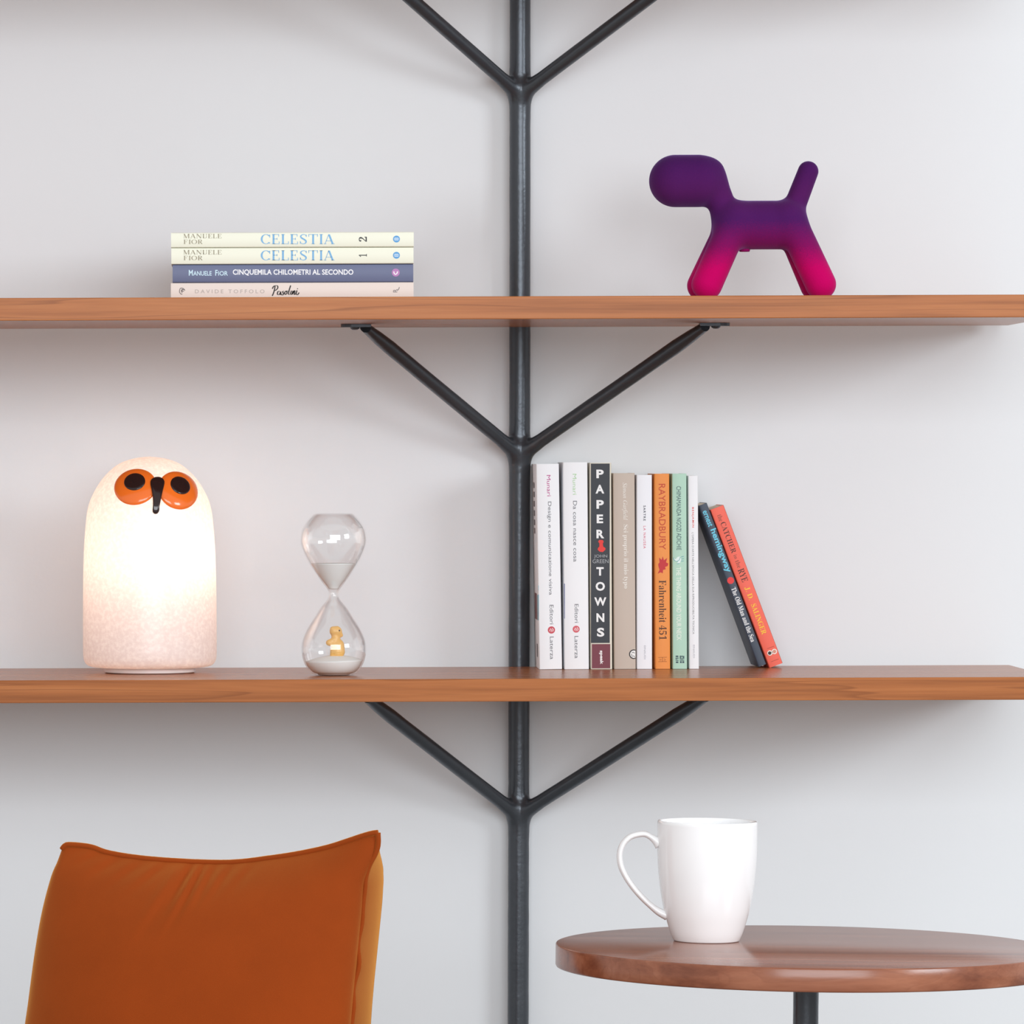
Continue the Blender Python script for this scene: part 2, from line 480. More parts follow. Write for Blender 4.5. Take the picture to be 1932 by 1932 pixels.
class Book:
    """paperback. bl, br, tl: pixels of the spine's corners (bottom left, bottom right, top left); Z: zoom map for print"""
    def __init__(s, name, label, group, bl, br, tl, Y, depth, cover, spine_base=None, yaw=0.0, flat=False, zf=None, floor_z=None, page=None):
        s.bl = np.array(bl, float); s.br = np.array(br, float); s.tl = np.array(tl, float)
        s.zf = zf or (lambda p: p)
        B = at(*bl, Y); R = at(*br, Y); T = at(*tl, Y)
        ex = (R - B); ez = (T - B)
        s.w = ex.length; s.h = ez.length
        s.flat = flat
        if flat:
            s.w, s.h = s.h, s.w            # w: thickness, h: length
            s.tilt = 0.0
        else:
            s.tilt = math.atan2(T.x - B.x, T.z - B.z)       # lean to +x
        t = s.tilt
        z0 = floor_z if floor_z is not None else B.z
        s.root = thing(name, label, 'book', (B.x, Y, z0 + (max(0.0, -math.sin(t) * 0) + (s.w * math.sin(t) if t > 0 else 0))), group)
        s.root.rotation_euler = (0, t, yaw)
        w, h, d = s.w, s.h, depth
        s.d = d
        if flat:
            w, h = s.w, s.h
        c = 0.0007
        mat = cover
        # cover: U profile around the pages, the spine a little rounded
        r = min(0.0012, w * 0.2)
        out = [(0, d), (0, r), (r * 0.3, r * 0.3), (r, 0), (w - r, 0), (w - r * 0.3, r * 0.3), (w, r), (w, d)]
        inn = [(w - c, d), (w - c, r + c), (w - r - c * 0.5, c), (r + c * 0.5, c), (c, r + c), (c, d)]
        P = out + inn; n = len(P)
        if flat:
            # lying book: thickness along z
            V = [(0, y, x) for x, y in P] + [(h, y, x) for x, y in P]
        else:
            V = [(x, y, 0) for x, y in P] + [(x, y, h) for x, y in P]
        quads = []
        no = len(out)
        # match outer and inner for end caps
        m = [0, 1, 2, 3, 4, 5, 6, 7]; mi = [13, 12, 12, 11, 10, 9, 9, 8]
        F_ = []
        for i in range(no - 1):
            a, b_ = i, i + 1; ia, ib = mi[i], mi[i + 1]
            if ia == ib: cap = [a, b_, ia]
            else: cap = [a, b_, ib, ia]
            F_.append(tuple(cap)); F_.append(tuple(n + q for q in reversed(cap)))
        for i in range(n):
            j = (i + 1) % n
            F_.append((i, n + i, n + j, j))
        bm = bmesh.new(); vs = [bm.verts.new(q) for q in V]
        for q in F_:
            try: bm.faces.new([vs[k] for k in q])
            except ValueError: pass
        s.cover = sharp(from_bm('cover', bm, mat, s.root), 50)
        e = 0.0004
        if flat: bm = box_bm(e, h - e, c + 0.0003, d - 0.0012, c, w - c)
        else: bm = box_bm(c, w - c, c + 0.0003, d - 0.0012, e, h - e)
        from_bm('page_block', bm, page or M['paper'], s.root)
    # pixel (zoom frame) -> spine (across, up) in metres
    def loc(s, p):
        q = np.array(s.zf(p)) - s.bl
        A = np.stack([s.br - s.bl, s.tl - s.bl], 1)
        a, b = np.linalg.solve(A, q)
        if s.flat: return a * s.h, b * s.w        # along, up
        return a * s.w, b * s.h
    def put(s, name, V2, Fc, mat, lift=0.00022):
        """V2: (n,2) on the spine in metres"""
        V = [(x, -lift, z) for x, z in V2]
        o = mesh(name, V, Fc, mat, s.root)
        bm = bmesh.new(); bm.from_mesh(o.data)
        # face outwards and give it the thickness of ink
        for f in bm.faces:
            f.normal_update()
            if f.normal.y > 0: f.normal_flip()
        bm.to_mesh(o.data); bm.free()
        return o
    def text(s, txt, p0, p1, height, rgb, style='sans', offset=0.0, spacing=1.0, dirn='along', lift=0.00022, name='lettering'):
        """centre line from p0 to p1 (zoom px), height in zoom px"""
        V, Fc = caps_verts(txt) if style == 'caps' else text_verts(txt, style, offset, spacing)
        a = np.array(s.loc(p0)); b = np.array(s.loc(p1)); L = np.linalg.norm(b - a)
        e1 = (b - a) / L; e2 = np.array([-e1[1], e1[0]])
        k = np.linalg.norm(np.array(s.loc((p0[0] + 100, p0[1]))) - np.array(s.loc(p0))) / 100
        V2 = (a + b) / 2 + V[:, :1] * L * e1[None] + V[:, 1:] * height * k * e2[None]
        return s.put(name, V2, Fc, ink(rgb), lift)
    def poly(s, pts, rgb, lift=0.00015, name='print', fan=False):
        V2 = [s.loc(p) for p in pts]
        if not s.flat:
            V2 = [(min(max(x, 0.0003), s.w - 0.0003), z) for x, z in V2]
        return s.put(name, V2, [tuple(range(len(V2)))], ink(rgb), lift)
    def rect(s, x0, y0, x1, y1, rgb, lift=0.00015, name='print'):
        return s.poly([(x0, y0), (x1, y0), (x1, y1), (x0, y1)], rgb, lift, name)
    def disc(s, c, r, rgb, lift=0.0002, name='emblem', n=28, ry=None):
        ry = ry or r
        return s.poly([(c[0] + r * math.cos(2 * math.pi * i / n), c[1] + ry * math.sin(2 * math.pi * i / n)) for i in range(n)], rgb, lift, name)
    def strokes(s, lines, wid, rgb, lift=0.00026, name='emblem'):
        """polylines drawn as ribbons of width wid (zoom px, number or list)"""
        V2 = []; Fc = []
        for ln in lines:
            ln = [np.array(q, float) for q in ln]; nn = len(ln); b0 = len(V2)
            for i, q in enumerate(ln):
                t = ln[min(i + 1, nn - 1)] - ln[max(i - 1, 0)]; t = t / (np.linalg.norm(t) + 1e-9)
                nrm = np.array([-t[1], t[0]])
                # broad-nib pen: down strokes heavier
                wd = wid * (0.55 + 0.9 * abs(t[1])) if name == 'script' else wid
                V2.append(s.loc(q + nrm * wd / 2)); V2.append(s.loc(q - nrm * wd / 2))
            for i in range(nn - 1): Fc.append((b0 + 2 * i, b0 + 2 * i + 1, b0 + 2 * i + 3, b0 + 2 * i + 2))
        return s.put('lettering' if name == 'script' else name, V2, Fc, ink(rgb), lift)

def z1(p): return (300 + p[0] / 3.864, 420 + p[1] / 3.864)
def z5(p): return (980 + p[0] / 4.39, 850 + p[1] / 4.39)
def z6(p): return (1220 + p[0] / 4.6, 870 + p[1] / 4.6)

# ---- standing row
G = 'paperbacks standing in a row on the lower shelf'
YS = 5.928
def standing(name, label, bl, br, tl, depth, cover, zf, Y=YS, yaw=-0.012, page=None):
    return Book(name, label, G, bl, br, tl, Y, min(depth, 0.1165), cover, yaw=yaw, zf=zf, floor_z=ZLOW + 0.0003, page=page)
GREY = (120, 120, 126)
b = standing('paperback', 'white paperback touching the black post, magenta author name atop its spine', (1017.6, 1263.4), (1060.6, 1263.4), (1011.4, 876), 0.138, card(240, 241, 244), z5)
b.text('Munari', (241, 207), (246, 382), 32, (190, 70, 140))
b.text('Design e comunicazione visiva', (246, 427), (256, 1200), 37, GREY)
b.text('Editori', (266, 1282), (268, 1443), 32, GREY)
b.disc((265, 1490), 30, (205, 80, 92)); b.strokes([[(250, 1500), (258, 1478), (268, 1490), (262, 1505)], [(272, 1475), (282, 1490), (274, 1503)]], 6, (245, 225, 228))
b.text('Laterza', (268, 1545), (270, 1733), 32, GREY)
b.rect(150, 1120, 159, 1162, (70, 170, 195)); b.rect(151, 1195, 161, 1400, (70, 170, 195))
# print on its left cover, seen edge-on beside the post
def cover_print(bk, y0, z0, y1, z1_, rgb):
    mesh('print', [(-0.0002, y0, z0), (-0.0002, y1, z0), (-0.0002, y1, z1_), (-0.0002, y0, z1_)], [(3, 2, 1, 0)], ink(rgb), bk.root)
for k, zc in enumerate((0.196, 0.186, 0.176, 0.166, 0.156, 0.147)): cover_print(b, 0.045, zc - 0.003, 0.075, zc + 0.003, (120, 112, 112))
cover_print(b, 0.030, 0.052, 0.085, 0.080, (140, 105, 105)); cover_print(b, 0.0015, 0.052, 0.016, 0.079, (70, 170, 195))
cover_print(b, 0.03, 0.012, 0.05, 0.026, (110, 100, 100))

b = standing('paperback', 'white paperback with pale green author name, between the magenta-lettered white book and the black one', (1064.9, 1263.4), (1111.2, 1263.4), (1061.9, 873), 0.138, card(240, 241, 244), z5)
b.text('Munari', (456, 197), (458, 370), 32, (178, 214, 165))
b.text('Da cosa nasce cosa', (460, 420), (464, 925), 32, GREY)
b.text('Editori', (473, 1275), (474, 1430), 32, GREY)
b.disc((470, 1483), 29, (214, 98, 108)); b.strokes([[(456, 1493), (463, 1472), (473, 1484), (467, 1498)], [(477, 1468), (487, 1483), (479, 1496)]], 6, (248, 230, 232))
b.text('Laterza', (472, 1540), (474, 1725), 32, GREY)
b.rect(367, 1105, 376, 1395, (70, 85, 140))

b = standing('paperback', 'black-spined paperback with big white capitals and a red pushpin', (1114.6, 1263.4), (1155.2, 1263.4), (1112.6, 874), 0.132, card(222, 216, 200), z5)
b.rect(592, 112, 748, 1598, (58, 61, 67)); b.rect(600, 1607, 752, 1808, (122, 62, 74))
for ch, x0, y0, x1, y1 in (('P', 637, 162, 698, 233), ('A', 630, 288, 702, 360), ('P', 638, 414, 699, 486), ('E', 640, 534, 693, 606), ('R', 638, 660, 702, 731),
                           ('T', 637, 970, 698, 1040), ('O', 631, 1092, 708, 1166), ('W', 620, 1220, 720, 1290), ('N', 638, 1352, 703, 1424), ('S', 642, 1472, 703, 1546)):
    b.text(ch, (x0, (y0 + y1) / 2), (x1, (y0 + y1) / 2), y1 - y0, (240, 240, 240), 'sans_b', offset=0.022)
b.text('JOHN', (618, 882), (727, 882), 32, (165, 168, 172)); b.text('GREEN', (606, 921), (738, 921), 32, (165, 168, 172))
b.poly([(660, 745), (690, 745), (698, 760), (690, 775), (694, 800), (712, 812), (712, 826), (690, 845), (665, 842), (648, 826), (650, 812), (662, 800), (662, 772), (652, 760)], (230, 60, 55), 0.0003, 'emblem')
b.text('speak', (676, 1660), (678, 1775), 34, (240, 235, 235), 'sans_b', offset=0.02)

b = standing('paperback', 'taupe paperback with white italic lettering next to the black-spined one', (1158.8, 1263.4), (1199.6, 1263.4), (1156.6, 893.7), 0.130, card(196, 181, 168), z5)
b.text('Simon Garfield', (868, 272), (874, 580), 46, (240, 236, 230), 'serif_it')
b.text('Sei proprio il mio typo', (876, 618), (880, 1147), 46, (240, 236, 230), 'serif', offset=-0.008)
b.disc((948, 1692), 40, (60, 58, 58)); b.disc((948, 1692), 31, (240, 240, 238), 0.0003)
b.strokes([[(928, 1690), (934, 1712), (946, 1705), (956, 1716)], [(930, 1680), (944, 1676), (954, 1684)]], 5, (60, 58, 58), 0.00036)

b = standing('paperback', 'slim white paperback with small black and red capitals, beside the orange one', (1201.4, 1263.2), (1230.4, 1263.2), (1201.0, 897), 0.118, card(238, 239, 244), z5)
b.text('SARTRE', (1036, 460), (1036, 586), 19, (60, 60, 75), 'sans_b', spacing=1.3)
b.text('LA NAUSEA', (1037, 630), (1037, 816), 20, (215, 70, 105), spacing=1.25)
b.text('EINAUDI', (1039, 1620), (1039, 1732), 15, (175, 175, 185))

b = standing('paperback', 'orange paperback with dark red capitals on the spine', (1236.3, 1262.4), (1264.6, 1262.4), (1234.4, 894), 0.128, card(236, 146, 68), z6)
b.text('RAYBRADBURY', (133, 198), (137, 770), 58, (198, 78, 50), offset=0.004)
b.poly([(108, 838), (130, 858), (140, 828), (150, 862), (178, 842), (168, 880), (188, 890), (182, 912), (160, 920), (166, 940), (142, 946), (140, 975), (122, 966), (96, 978), (112, 945), (104, 920), (100, 895), (112, 880)], (196, 50, 56), 0.0002, 'emblem')
b.text('Fahrenheit 451', (139, 1035), (141, 1552), 66, (82, 48, 34), 'serif', offset=-0.008)
b.strokes([[(102, 1705), (176, 1703)], [(102, 1742), (176, 1740)], [(138, 1705), (138, 1740)], [(110, 1718), (128, 1724), (112, 1732)], [(150, 1716), (166, 1726), (150, 1734)]], 4, (170, 100, 45))

b = standing('paperback', 'mint green paperback with condensed dark and white capitals', (1269, 1262), (1296.4, 1262), (1267.8, 893.5), 0.130, card(178, 214, 194), z6)
b.text('CHIMAMANDA NGOZI ADICHIE', (278, 218), (281, 772), 40, (72, 92, 100))
b.poly([(232, 838), (250, 852), (270, 830), (292, 828), (300, 856), (290, 884), (262, 888), (276, 866), (252, 872)], (225, 240, 236), 0.0002, 'emblem')
b.strokes([[(232, 836), (240, 862), (262, 870), (284, 858), (292, 832)], [(300, 832), (322, 826)], [(304, 850), (324, 846)], [(300, 868), (322, 866)], [(262, 890), (284, 888)]], 5, (110, 170, 175))
b.text('THE THING AROUND YOUR NECK', (277, 920), (281, 1556), 42, (228, 238, 226), 'sans_b', offset=0.004)
for (x0, y0, x1, y1) in ((252, 1688, 275, 1700), (252, 1705, 262, 1720), (266, 1705, 276, 1716), (252, 1725, 277, 1732), (254, 1738, 275, 1752),
                         (288, 1688, 298, 1718), (302, 1688, 312, 1702), (316, 1690, 326, 1716), (302, 1708, 312, 1720), (288, 1724, 326, 1731), (290, 1736, 304, 1752), (310, 1736, 326, 1752)):
    b.rect(x0, y0, x1, y1, (62, 84, 92), 0.0002, 'emblem')

b = standing('paperback', 'thin white paperback at the right end of the upright row', (1300.4, 1262), (1318.8, 1262), (1298.2, 897.6), 0.112, card(240, 241, 244), z6)
b.text('BENJAMIN', (400, 400), (402, 576), 20, (222, 82, 78), 'sans_b', spacing=1.25)
b.text("L'OPERA D'ARTE NELL'EPOCA DELLA SUA RIPRODUCIBILITA TECNICA", (401, 620), (407, 1502), 16, (140, 138, 140))
b.text('EINAUDI', (410, 1595), (411, 1708), 15, (180, 180, 186))

# ---- the two leaning books
GL = 'paperbacks leaning against the row on the lower shelf'
def leaning(name, label, bl, br, tl, Y, depth, cover):
    L = math.hypot(br[0] - bl[0], br[1] - bl[1])
    bk = Book(name, label, GL, bl, br, tl, Y, depth, cover, yaw=0.0, zf=z6)
    return bk
def lean_book(name, label, tl, bl, wpx, Y, depth, cover):
    """tl, bl: spine's left edge; wpx: thickness in px"""
    d = np.array(bl, float) - np.array(tl, float); d /= np.linalg.norm(d)
    nrm = np.array([d[1], -d[0]])                      # to the right and up
    br = np.array(bl) + nrm * wpx
    bk = Book(name, label, GL, tuple(bl), tuple(br), tuple(tl), Y, depth, cover, zf=z6)
    return bk
bk = lean_book('paperback', 'slim charcoal paperback leaning on the row, turquoise author name on its spine', (1318.8, 954), (1431.0, 1258.2), 15.6, 5.955, 0.089, card(66, 74, 88))
bk.root.rotation_euler = (0, bk.tilt, 0)
bk.text('ernest', (503, 430), (557, 566), 42, (110, 200, 225), 'sans_b')
bk.text('hemingway', (569, 590), (712, 965), 66, (110, 200, 225), 'sans_b', offset=0.01)
bk.disc((729, 1036), 30, (226, 62, 62))
bk.text('The Old Man and the Sea', (752, 1098), (926, 1566), 42, (240, 240, 240), 'serif')
BK9 = bk
bk = lean_book('paperback', 'coral red paperback leaning outermost with black and yellow lettering', (1340.2, 962), (1451.8, 1260.2), 26.6, 5.955, 0.089, card(240, 104, 84))
bk.text('the', (630, 465), (650, 521), 40, (150, 80, 66), 'serif', offset=-0.008)
bk.text('CATCHER', (660, 530), (760, 795), 46, (96, 52, 46), 'serif', offset=-0.004)
bk.text('in', (766, 812), (779, 846), 30, (150, 80, 66), 'serif', offset=-0.008); bk.text('the', (785, 862), (808, 925), 38, (150, 80, 66), 'serif', offset=-0.008)
bk.text('RYE', (815, 935), (857, 1045), 54, (96, 52, 46), 'serif', offset=-0.004)
bk.text('J. D.', (868, 1092), (906, 1202), 48, (250, 200, 60), 'serif')
bk.text('SALINGER', (925, 1240), (1022, 1500), 46, (250, 200, 60), 'serif')
bk.disc((1070, 1665), 23, (245, 235, 225)); bk.disc((1068, 1666), 15, (60, 50, 48), 0.0003); bk.disc((1109, 1652), 23, (245, 235, 225)); bk.disc((1109, 1652), 15, (215, 150, 130), 0.0003)
bk.strokes([[(1046, 1628), (1106, 1606)], [(1080, 1742), (1146, 1716)]], 5, (190, 84, 66))
BK10 = bk
# unseen outer board, dulled to brick red so less red light bounces onto wall
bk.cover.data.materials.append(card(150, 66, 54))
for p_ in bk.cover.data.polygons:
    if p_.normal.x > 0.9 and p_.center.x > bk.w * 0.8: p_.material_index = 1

# ---- lying stack
GS = 'books lying in a stack on the upper shelf'
YST = 5.76
def lying(name, label, x0, x1, zl, zh, cover, depth, yaw=0.0, dy=0.0):
    y_of = lambda z: YV - (z - CAMZ) * F / (YST + dy)
    bl = (x0, 0); B = at(x0, 0, YST + dy); R = at(x1, 0, YST + dy)
    s = Book.__new__(Book)
    # pixel corners of the spine (roll included)
    def px(X, Zw, Y):
        U = X * F / Y; V = (Zw - CAMZ) * F / Y
        return (XV + U - V * ROLL, YV - (V + U * ROLL))
    P0 = px(B.x, zl, YST + dy); P1 = px(R.x, zl, YST + dy); P2 = px(B.x, zh, YST + dy)
    s.__init__(name, label, GS, P0, P1, P2, YST + dy, depth, cover, yaw=yaw, flat=True, zf=z1, floor_z=zl)
    return s
def zpx(y): return at(550, y, YST).z
# flat books: along = x of picture, up = thickness
_init = Book.__init__
def _flat_fix(): pass
zb = [ZUP + 0.0003, zpx(532.4), zpx(498.0), zpx(466.4), zpx(438.3)]
bD = lying('book', 'pale pink book at the bottom of the lying stack, black handwritten title', 320.6, 778.5, zb[0], zb[1] - 0.0004, card(230, 216, 208), 0.172)
bC = lying('book', 'slate blue book with white capitals, second from the bottom of the lying stack', 323.8, 778.0, zb[1], zb[2] - 0.0006, card(104, 111, 142), 0.176, yaw=0.004)
bB = lying('book', 'cream book numbered 1 lying on the slate blue one', 321.6, 778.6, zb[2], zb[3] - 0.0005, card(238, 238, 220), 0.170)
bA = lying('book', 'cream book numbered 2, topmost of the lying stack', 321.2, 779.0, zb[3], zb[4], card(238, 238, 220), 0.170, yaw=-0.003)
TAN = (160, 152, 130); BLU = (122, 178, 222); DRK = (70, 70, 70)
for bk, dy, num in ((bA, 0, '2'), (bB, 118, '1')):
    bk.text('MANUELE', (180, 98 + dy), (456, 98 + dy), 33, TAN, 'caps')
    bk.text('FIOR', (180, 140 + dy), (318, 140 + dy), 32, TAN, 'caps')
    bk.text('CELESTIA', (742, 121 + dy), (1281, 121 + dy), 74, BLU, 'caps')
    # numeral lies on its side
    hgt = 36 if num == '2' else 20
    bk.text(num, (1486, 121 + dy + hgt / 2), (1486, 121 + dy - hgt / 2), 58, DRK, 'serif')
    bk.disc((1731, 120 + dy), 25, (92, 160, 216))
    bk.strokes([[(1716, 112 + dy), (1746, 112 + dy)], [(1713, 120 + dy), (1749, 120 + dy)], [(1716, 128 + dy), (1746, 128 + dy)]], 4, (225, 238, 246))
bC.text('M', (217, 366), (247, 366), 42, (205, 232, 246), 'sans_b'); bC.text('ANUELE', (250, 370), (384, 370), 33, (205, 232, 246), 'sans_b')
bC.text('F', (410, 366), (428, 366), 42, (205, 232, 246), 'sans_b'); bC.text('IOR', (432, 370), (502, 370), 33, (205, 232, 246), 'sans_b')
bC.text('CINQUEMILA CHILOMETRI AL SECONDO', (538, 364), (1417, 364), 46, (245, 246, 250), 'sans_b', offset=0.006)
bC.disc((1726, 364), 29, (186, 130, 186))
bC.strokes([[(1712, 356), (1714, 370), (1724, 378), (1735, 371), (1739, 356)]], 8, (246, 240, 246))
bD.text('DAVIDE TOFFOLO', (263, 501), (769, 501), 27, (186, 176, 170), spacing=1.5)
ps = []
def cur(*p): return [tuple(q) for q in catmull(p, 6)]
ps += [cur((846, 462), (842, 490), (834, 515), (826, 534)), cur((826, 482), (838, 463), (862, 460), (866, 476), (852, 492), (838, 496)),
       cur((884, 502), (868, 502), (864, 522), (878, 524), (888, 504), (884, 524), (896, 518)), cur((912, 500), (900, 504), (908, 516), (902, 528), (890, 526)),
       cur((928, 498), (916, 510), (922, 524), (934, 512), (928, 499), (944, 502)), cur((960, 458), (950, 490), (944, 520), (954, 524)),
       cur((966, 496), (960, 520), (970, 522), (978, 498), (974, 522)), cur((978, 512), (988, 496), (990, 506), (986, 524), (998, 518)),
       cur((1006, 494), (1000, 518), (1010, 526), (1022, 510)), cur((1008, 480), (1012, 484))]
bD.strokes(ps, 6, (48, 44, 44), name='script')
bD.strokes([cur((152, 488), (158, 478), (176, 480), (190, 494)), cur((152, 488), (150, 506), (160, 520), (170, 522)), cur((162, 500), (172, 488), (184, 490)), cur((166, 512), (172, 500), (182, 500)), cur((170, 484), (164, 504))], 5, (120, 112, 110))
bD.text('R', (1722, 508), (1722, 484), 30, (130, 124, 124)); bD.strokes([cur((1736, 496), (1748, 484), (1752, 470))], 5, (130, 124, 124))

# ------------------------------------------------------------------ owl lamp
YL = 5.872; sL = F / YL
lp = at(283, 1272, YL)
lamp = thing('owl_lamp', 'glowing white glass owl lamp with orange eyes and black beak', 'lamp', (lp.x, YL, ZLOW + 0.0003))
prof_px = [(0.0, 862), (24, 864.5), (46, 870.5), (66, 881.4), (89.3, 904.7), (106.7, 933), (115.8, 957.7), (120.4, 990), (123.7, 1036.6), (125.4, 1093.6), (126, 1163), (126, 1215), (126, 1232), (124.6, 1245), (119, 1254), (108, 1258.4), (92, 1259.6)]
ybase = 875 - (ZLOW - CAMZ) * sL + (283 - 450) * -ROLL
def l2(p): return (p[0] / sL, (ybase - p[1]) / sL)
prof = [tuple(q) for q in catmull([l2(p) for p in prof_px], 6)]
prof = [(max(r, 0.0), z) for r, z in prof]; prof[0] = (0.0, prof[0][1])
m, nt, bs = new_mat('frosted_opal_glass')
nt.nodes.remove(bs)
outn = nt.nodes['Material Output']
tc = N(nt, 'ShaderNodeTexCoord')
vo = N(nt, 'ShaderNodeTexNoise'); vo.inputs['Scale'].default_value = 260; vo.inputs['Detail'].default_value = 3; vo.inputs['Roughness'].default_value = 0.6
nt.links.new(tc.outputs['Object'], vo.inputs['Vector'])
rpv = N(nt, 'ShaderNodeValToRGB'); rpv.color_ramp.elements[0].position = 0.42; rpv.color_ramp.elements[0].color = (0.80, 0.72, 0.70, 1)
rpv.color_ramp.elements[1].position = 0.66; rpv.color_ramp.elements[1].color = (1.0, 0.97, 0.94, 1)
nt.links.new(vo.outputs['Fac'], rpv.inputs[0])
tr = N(nt, 'ShaderNodeBsdfTranslucent'); df = N(nt, 'ShaderNodeBsdfDiffuse'); gl = N(nt, 'ShaderNodeBsdfGlossy')
nt.links.new(rpv.outputs['Color'], tr.inputs['Color'])
df.inputs['Color'].default_value = (0.92, 0.87, 0.87, 1)
gl.inputs['Roughness'].default_value = 0.28; gl.inputs['Color'].default_value = (1, 1, 1, 1)
m1 = N(nt, 'ShaderNodeMixShader'); m1.inputs[0].default_value = 0.52
nt.links.new(tr.outputs[0], m1.inputs[1]); nt.links.new(df.outputs[0], m1.inputs[2])
m2 = N(nt, 'ShaderNodeMixShader'); m2.inputs[0].default_value = 0.05
nt.links.new(m1.outputs[0], m2.inputs[1]); nt.links.new(gl.outputs[0], m2.inputs[2]); nt.links.new(m2.outputs[0], outn.inputs['Surface'])
M['opal'] = m
v, fc = lathe(prof, 96, cap_end=True)
mesh('glass_shade', v, fc, M['opal'], lamp, smooth=True)
M['lampbase'] = plain('lamp_base_white', srgb(236, 232, 232), rough=0.35)
v, fc = lathe([(0, 0), (0.0462, 0), (0.0480, 0.0012), (0.0484, 0.0070), (0.0484, 0.0086), (0.0, 0.0086)], 64)
sharp(mesh('base', v, fc, M['lampbase'], lamp), 40)
m, nt, bs = new_mat('warm_bulb')
em = N(nt, 'ShaderNodeEmission'); em.inputs['Color'].default_value = (1.0, 0.72, 0.52, 1); em.inputs['Strength'].default_value = 24
nt.links.new(em.outputs[0], nt.nodes['Material Output'].inputs['Surface']); M['bulb'] = m
bm = bmesh.new(); bmesh.ops.create_uvsphere(bm, u_segments=16, v_segments=10, radius=0.020)
bmesh.ops.translate(bm, vec=(0.010, -0.004, 0.122), verts=bm.verts)
bulb = from_bm('bulb', bm, M['bulb'], lamp, smooth=True)
v, fc = lathe([(0.0125, 0.0088), (0.0125, 0.085), (0.0155, 0.090), (0.0155, 0.106)], 24)
mesh('bulb_socket', [(x + 0.010, y - 0.004, z) for x, y, z in v], fc, M['lampbase'], lamp, smooth=True)

PZ = np.array([q[1] for q in prof]); PR = np.array([q[0] for q in prof]); o_ = np.argsort(PZ)
PZ = PZ[o_]; PR = PR[o_]
def front(x, z):
    r = np.interp(z, PZ, PR); return -math.sqrt(max(r * r - x * x, 1e-8))
def conform(name, centre, outline, h0, base, mat, parent, n=56, rings=12, power=4.0):
    """a pad of glass that follows the shade. outline: list of (dx,dz) metres around centre"""
    V = []; Fc = []
    for j in range(rings + 1):
        t = 1 - (1 - j / rings) ** 1.6 if j else 0.0
        for i in range(n if j else 1):
            dx, dz = outline[i]
            x = centre[0] + dx * t; z = centre[1] + dz * t
            e = 5e-4
            y = front(x, z)
            gx = (front(x + e, z) - front(x - e, z)) / (2 * e); gz = (front(x, z + e) - front(x, z - e)) / (2 * e)
            nn = Vector((gx, -1, gz)).normalized()
            h = base + h0 * math.sqrt(max(0.0, 1 - t ** power)) if j < rings else base - 0.0012
            V.append(Vector((x, y, z)) + nn * h)
    for i in range(n): Fc.append((0, 1 + i, 1 + (i + 1) % n))
    for j in range(rings - 1):
        a = 1 + j * n; b2 = a + n
        for i in range(n):
            k = (i + 1) % n; Fc.append((a + i, b2 + i, b2 + k, a + k))
    o = mesh(name, V, Fc, mat, parent, smooth=True)
    return o
def ell(a, b, tilt, n=56, sup=2.0):
    out = []
    for i in range(n):
        th = 2 * math.pi * i / n
        x = a * math.copysign(abs(math.cos(th)) ** (2 / sup), math.cos(th)); z = b * math.copysign(abs(math.sin(th)) ** (2 / sup), math.sin(th))
        out.append(((x * math.cos(tilt) - z * math.sin(tilt)) / sL, (x * math.sin(tilt) + z * math.cos(tilt)) / sL))
    return out
def zE(p): return (210 + p[0] / 10.733, 870 + p[1] / 10.733)
def lc(p):
    q = zE(p); return ((q[0] - 283) / sL, (ybase - q[1]) / sL)
M['orange_glass'] = plain('orange_glass', srgb(250, 118, 38), rough=0.16, spec=0.5, coat=0.3)
M['black_glass'] = plain('black_glass', srgb(42, 28, 28), rough=0.12, spec=0.5)
eL = conform('eye', lc((522, 530)), ell(40, 33, math.radians(12)), 0.0030, 0.0006, M['orange_glass'], lamp)
conform('pupil', lc((520, 460)), ell(19.2, 15.4, math.radians(10)), 0.0013, 0.0034, M['black_glass'], eL, power=8)
eR = conform('eye', lc((1365, 605)), ell(38.5, 33, math.radians(-38)), 0.0032, 0.0006, M['orange_glass'], lamp)
conform('pupil', lc((1385, 535)), ell(18.8, 14.6, math.radians(-35)), 0.0013, 0.0036, M['black_glass'], eR, power=8)
# beak: a drop, round at the top and thin below
bk_out = []
bpts = [(955, 360), (1030, 375), (1085, 430), (1088, 510), (1062, 620), (1030, 770), (1000, 920), (992, 1010), (968, 1055), (925, 1072), (882, 1055), (862, 1010), (868, 900), (866, 760), (842, 620), (818, 510), (824, 430), (880, 375)]
bc = (945, 640); ring = catmull(bpts, 4, closed=True)
step = len(ring) / 56
for i in range(56):
    q = ring[int(i * step) % len(ring)]
    a = lc(bc); p = lc(q); bk_out.append((p[0] - a[0], p[1] - a[1]))
conform('beak', lc(bc), bk_out, 0.0026, 0.0030, M['black_glass'], lamp, power=5)

# ------------------------------------------------------------------ hourglass
YH = 5.785; sH = F / YH
hp = at(630, 1277, YH)
hourglass = thing('hourglass', 'clear glass hourglass with white sand beside the owl lamp', 'hourglass', (hp.x, YH, ZLOW + 0.0004))
hb = 875 - (ZLOW - CAMZ) * sH
hpx = [(0, 1277.6), (20, 1277.6), (30, 1276.4), (42, 1271), (53, 1258), (59.5, 1241), (61.4, 1226), (58.8, 1209), (50, 1188), (37.4, 1168), (24, 1147), (12.4, 1133), (9, 1122), (13.5, 1111), (26, 1095), (40, 1074.6), (51.5, 1055), (59.8, 1035), (62.3, 1018), (58, 997), (47.5, 981.5), (38, 972), (34, 970.2), (24, 969.4), (0, 969.2)]
def h2(p): return (max(p[0], 0) / sH, max((hb - p[1]) / sH, 0.0))
ho = [tuple(q) for q in catmull([h2(p) for p in hpx], 6)]
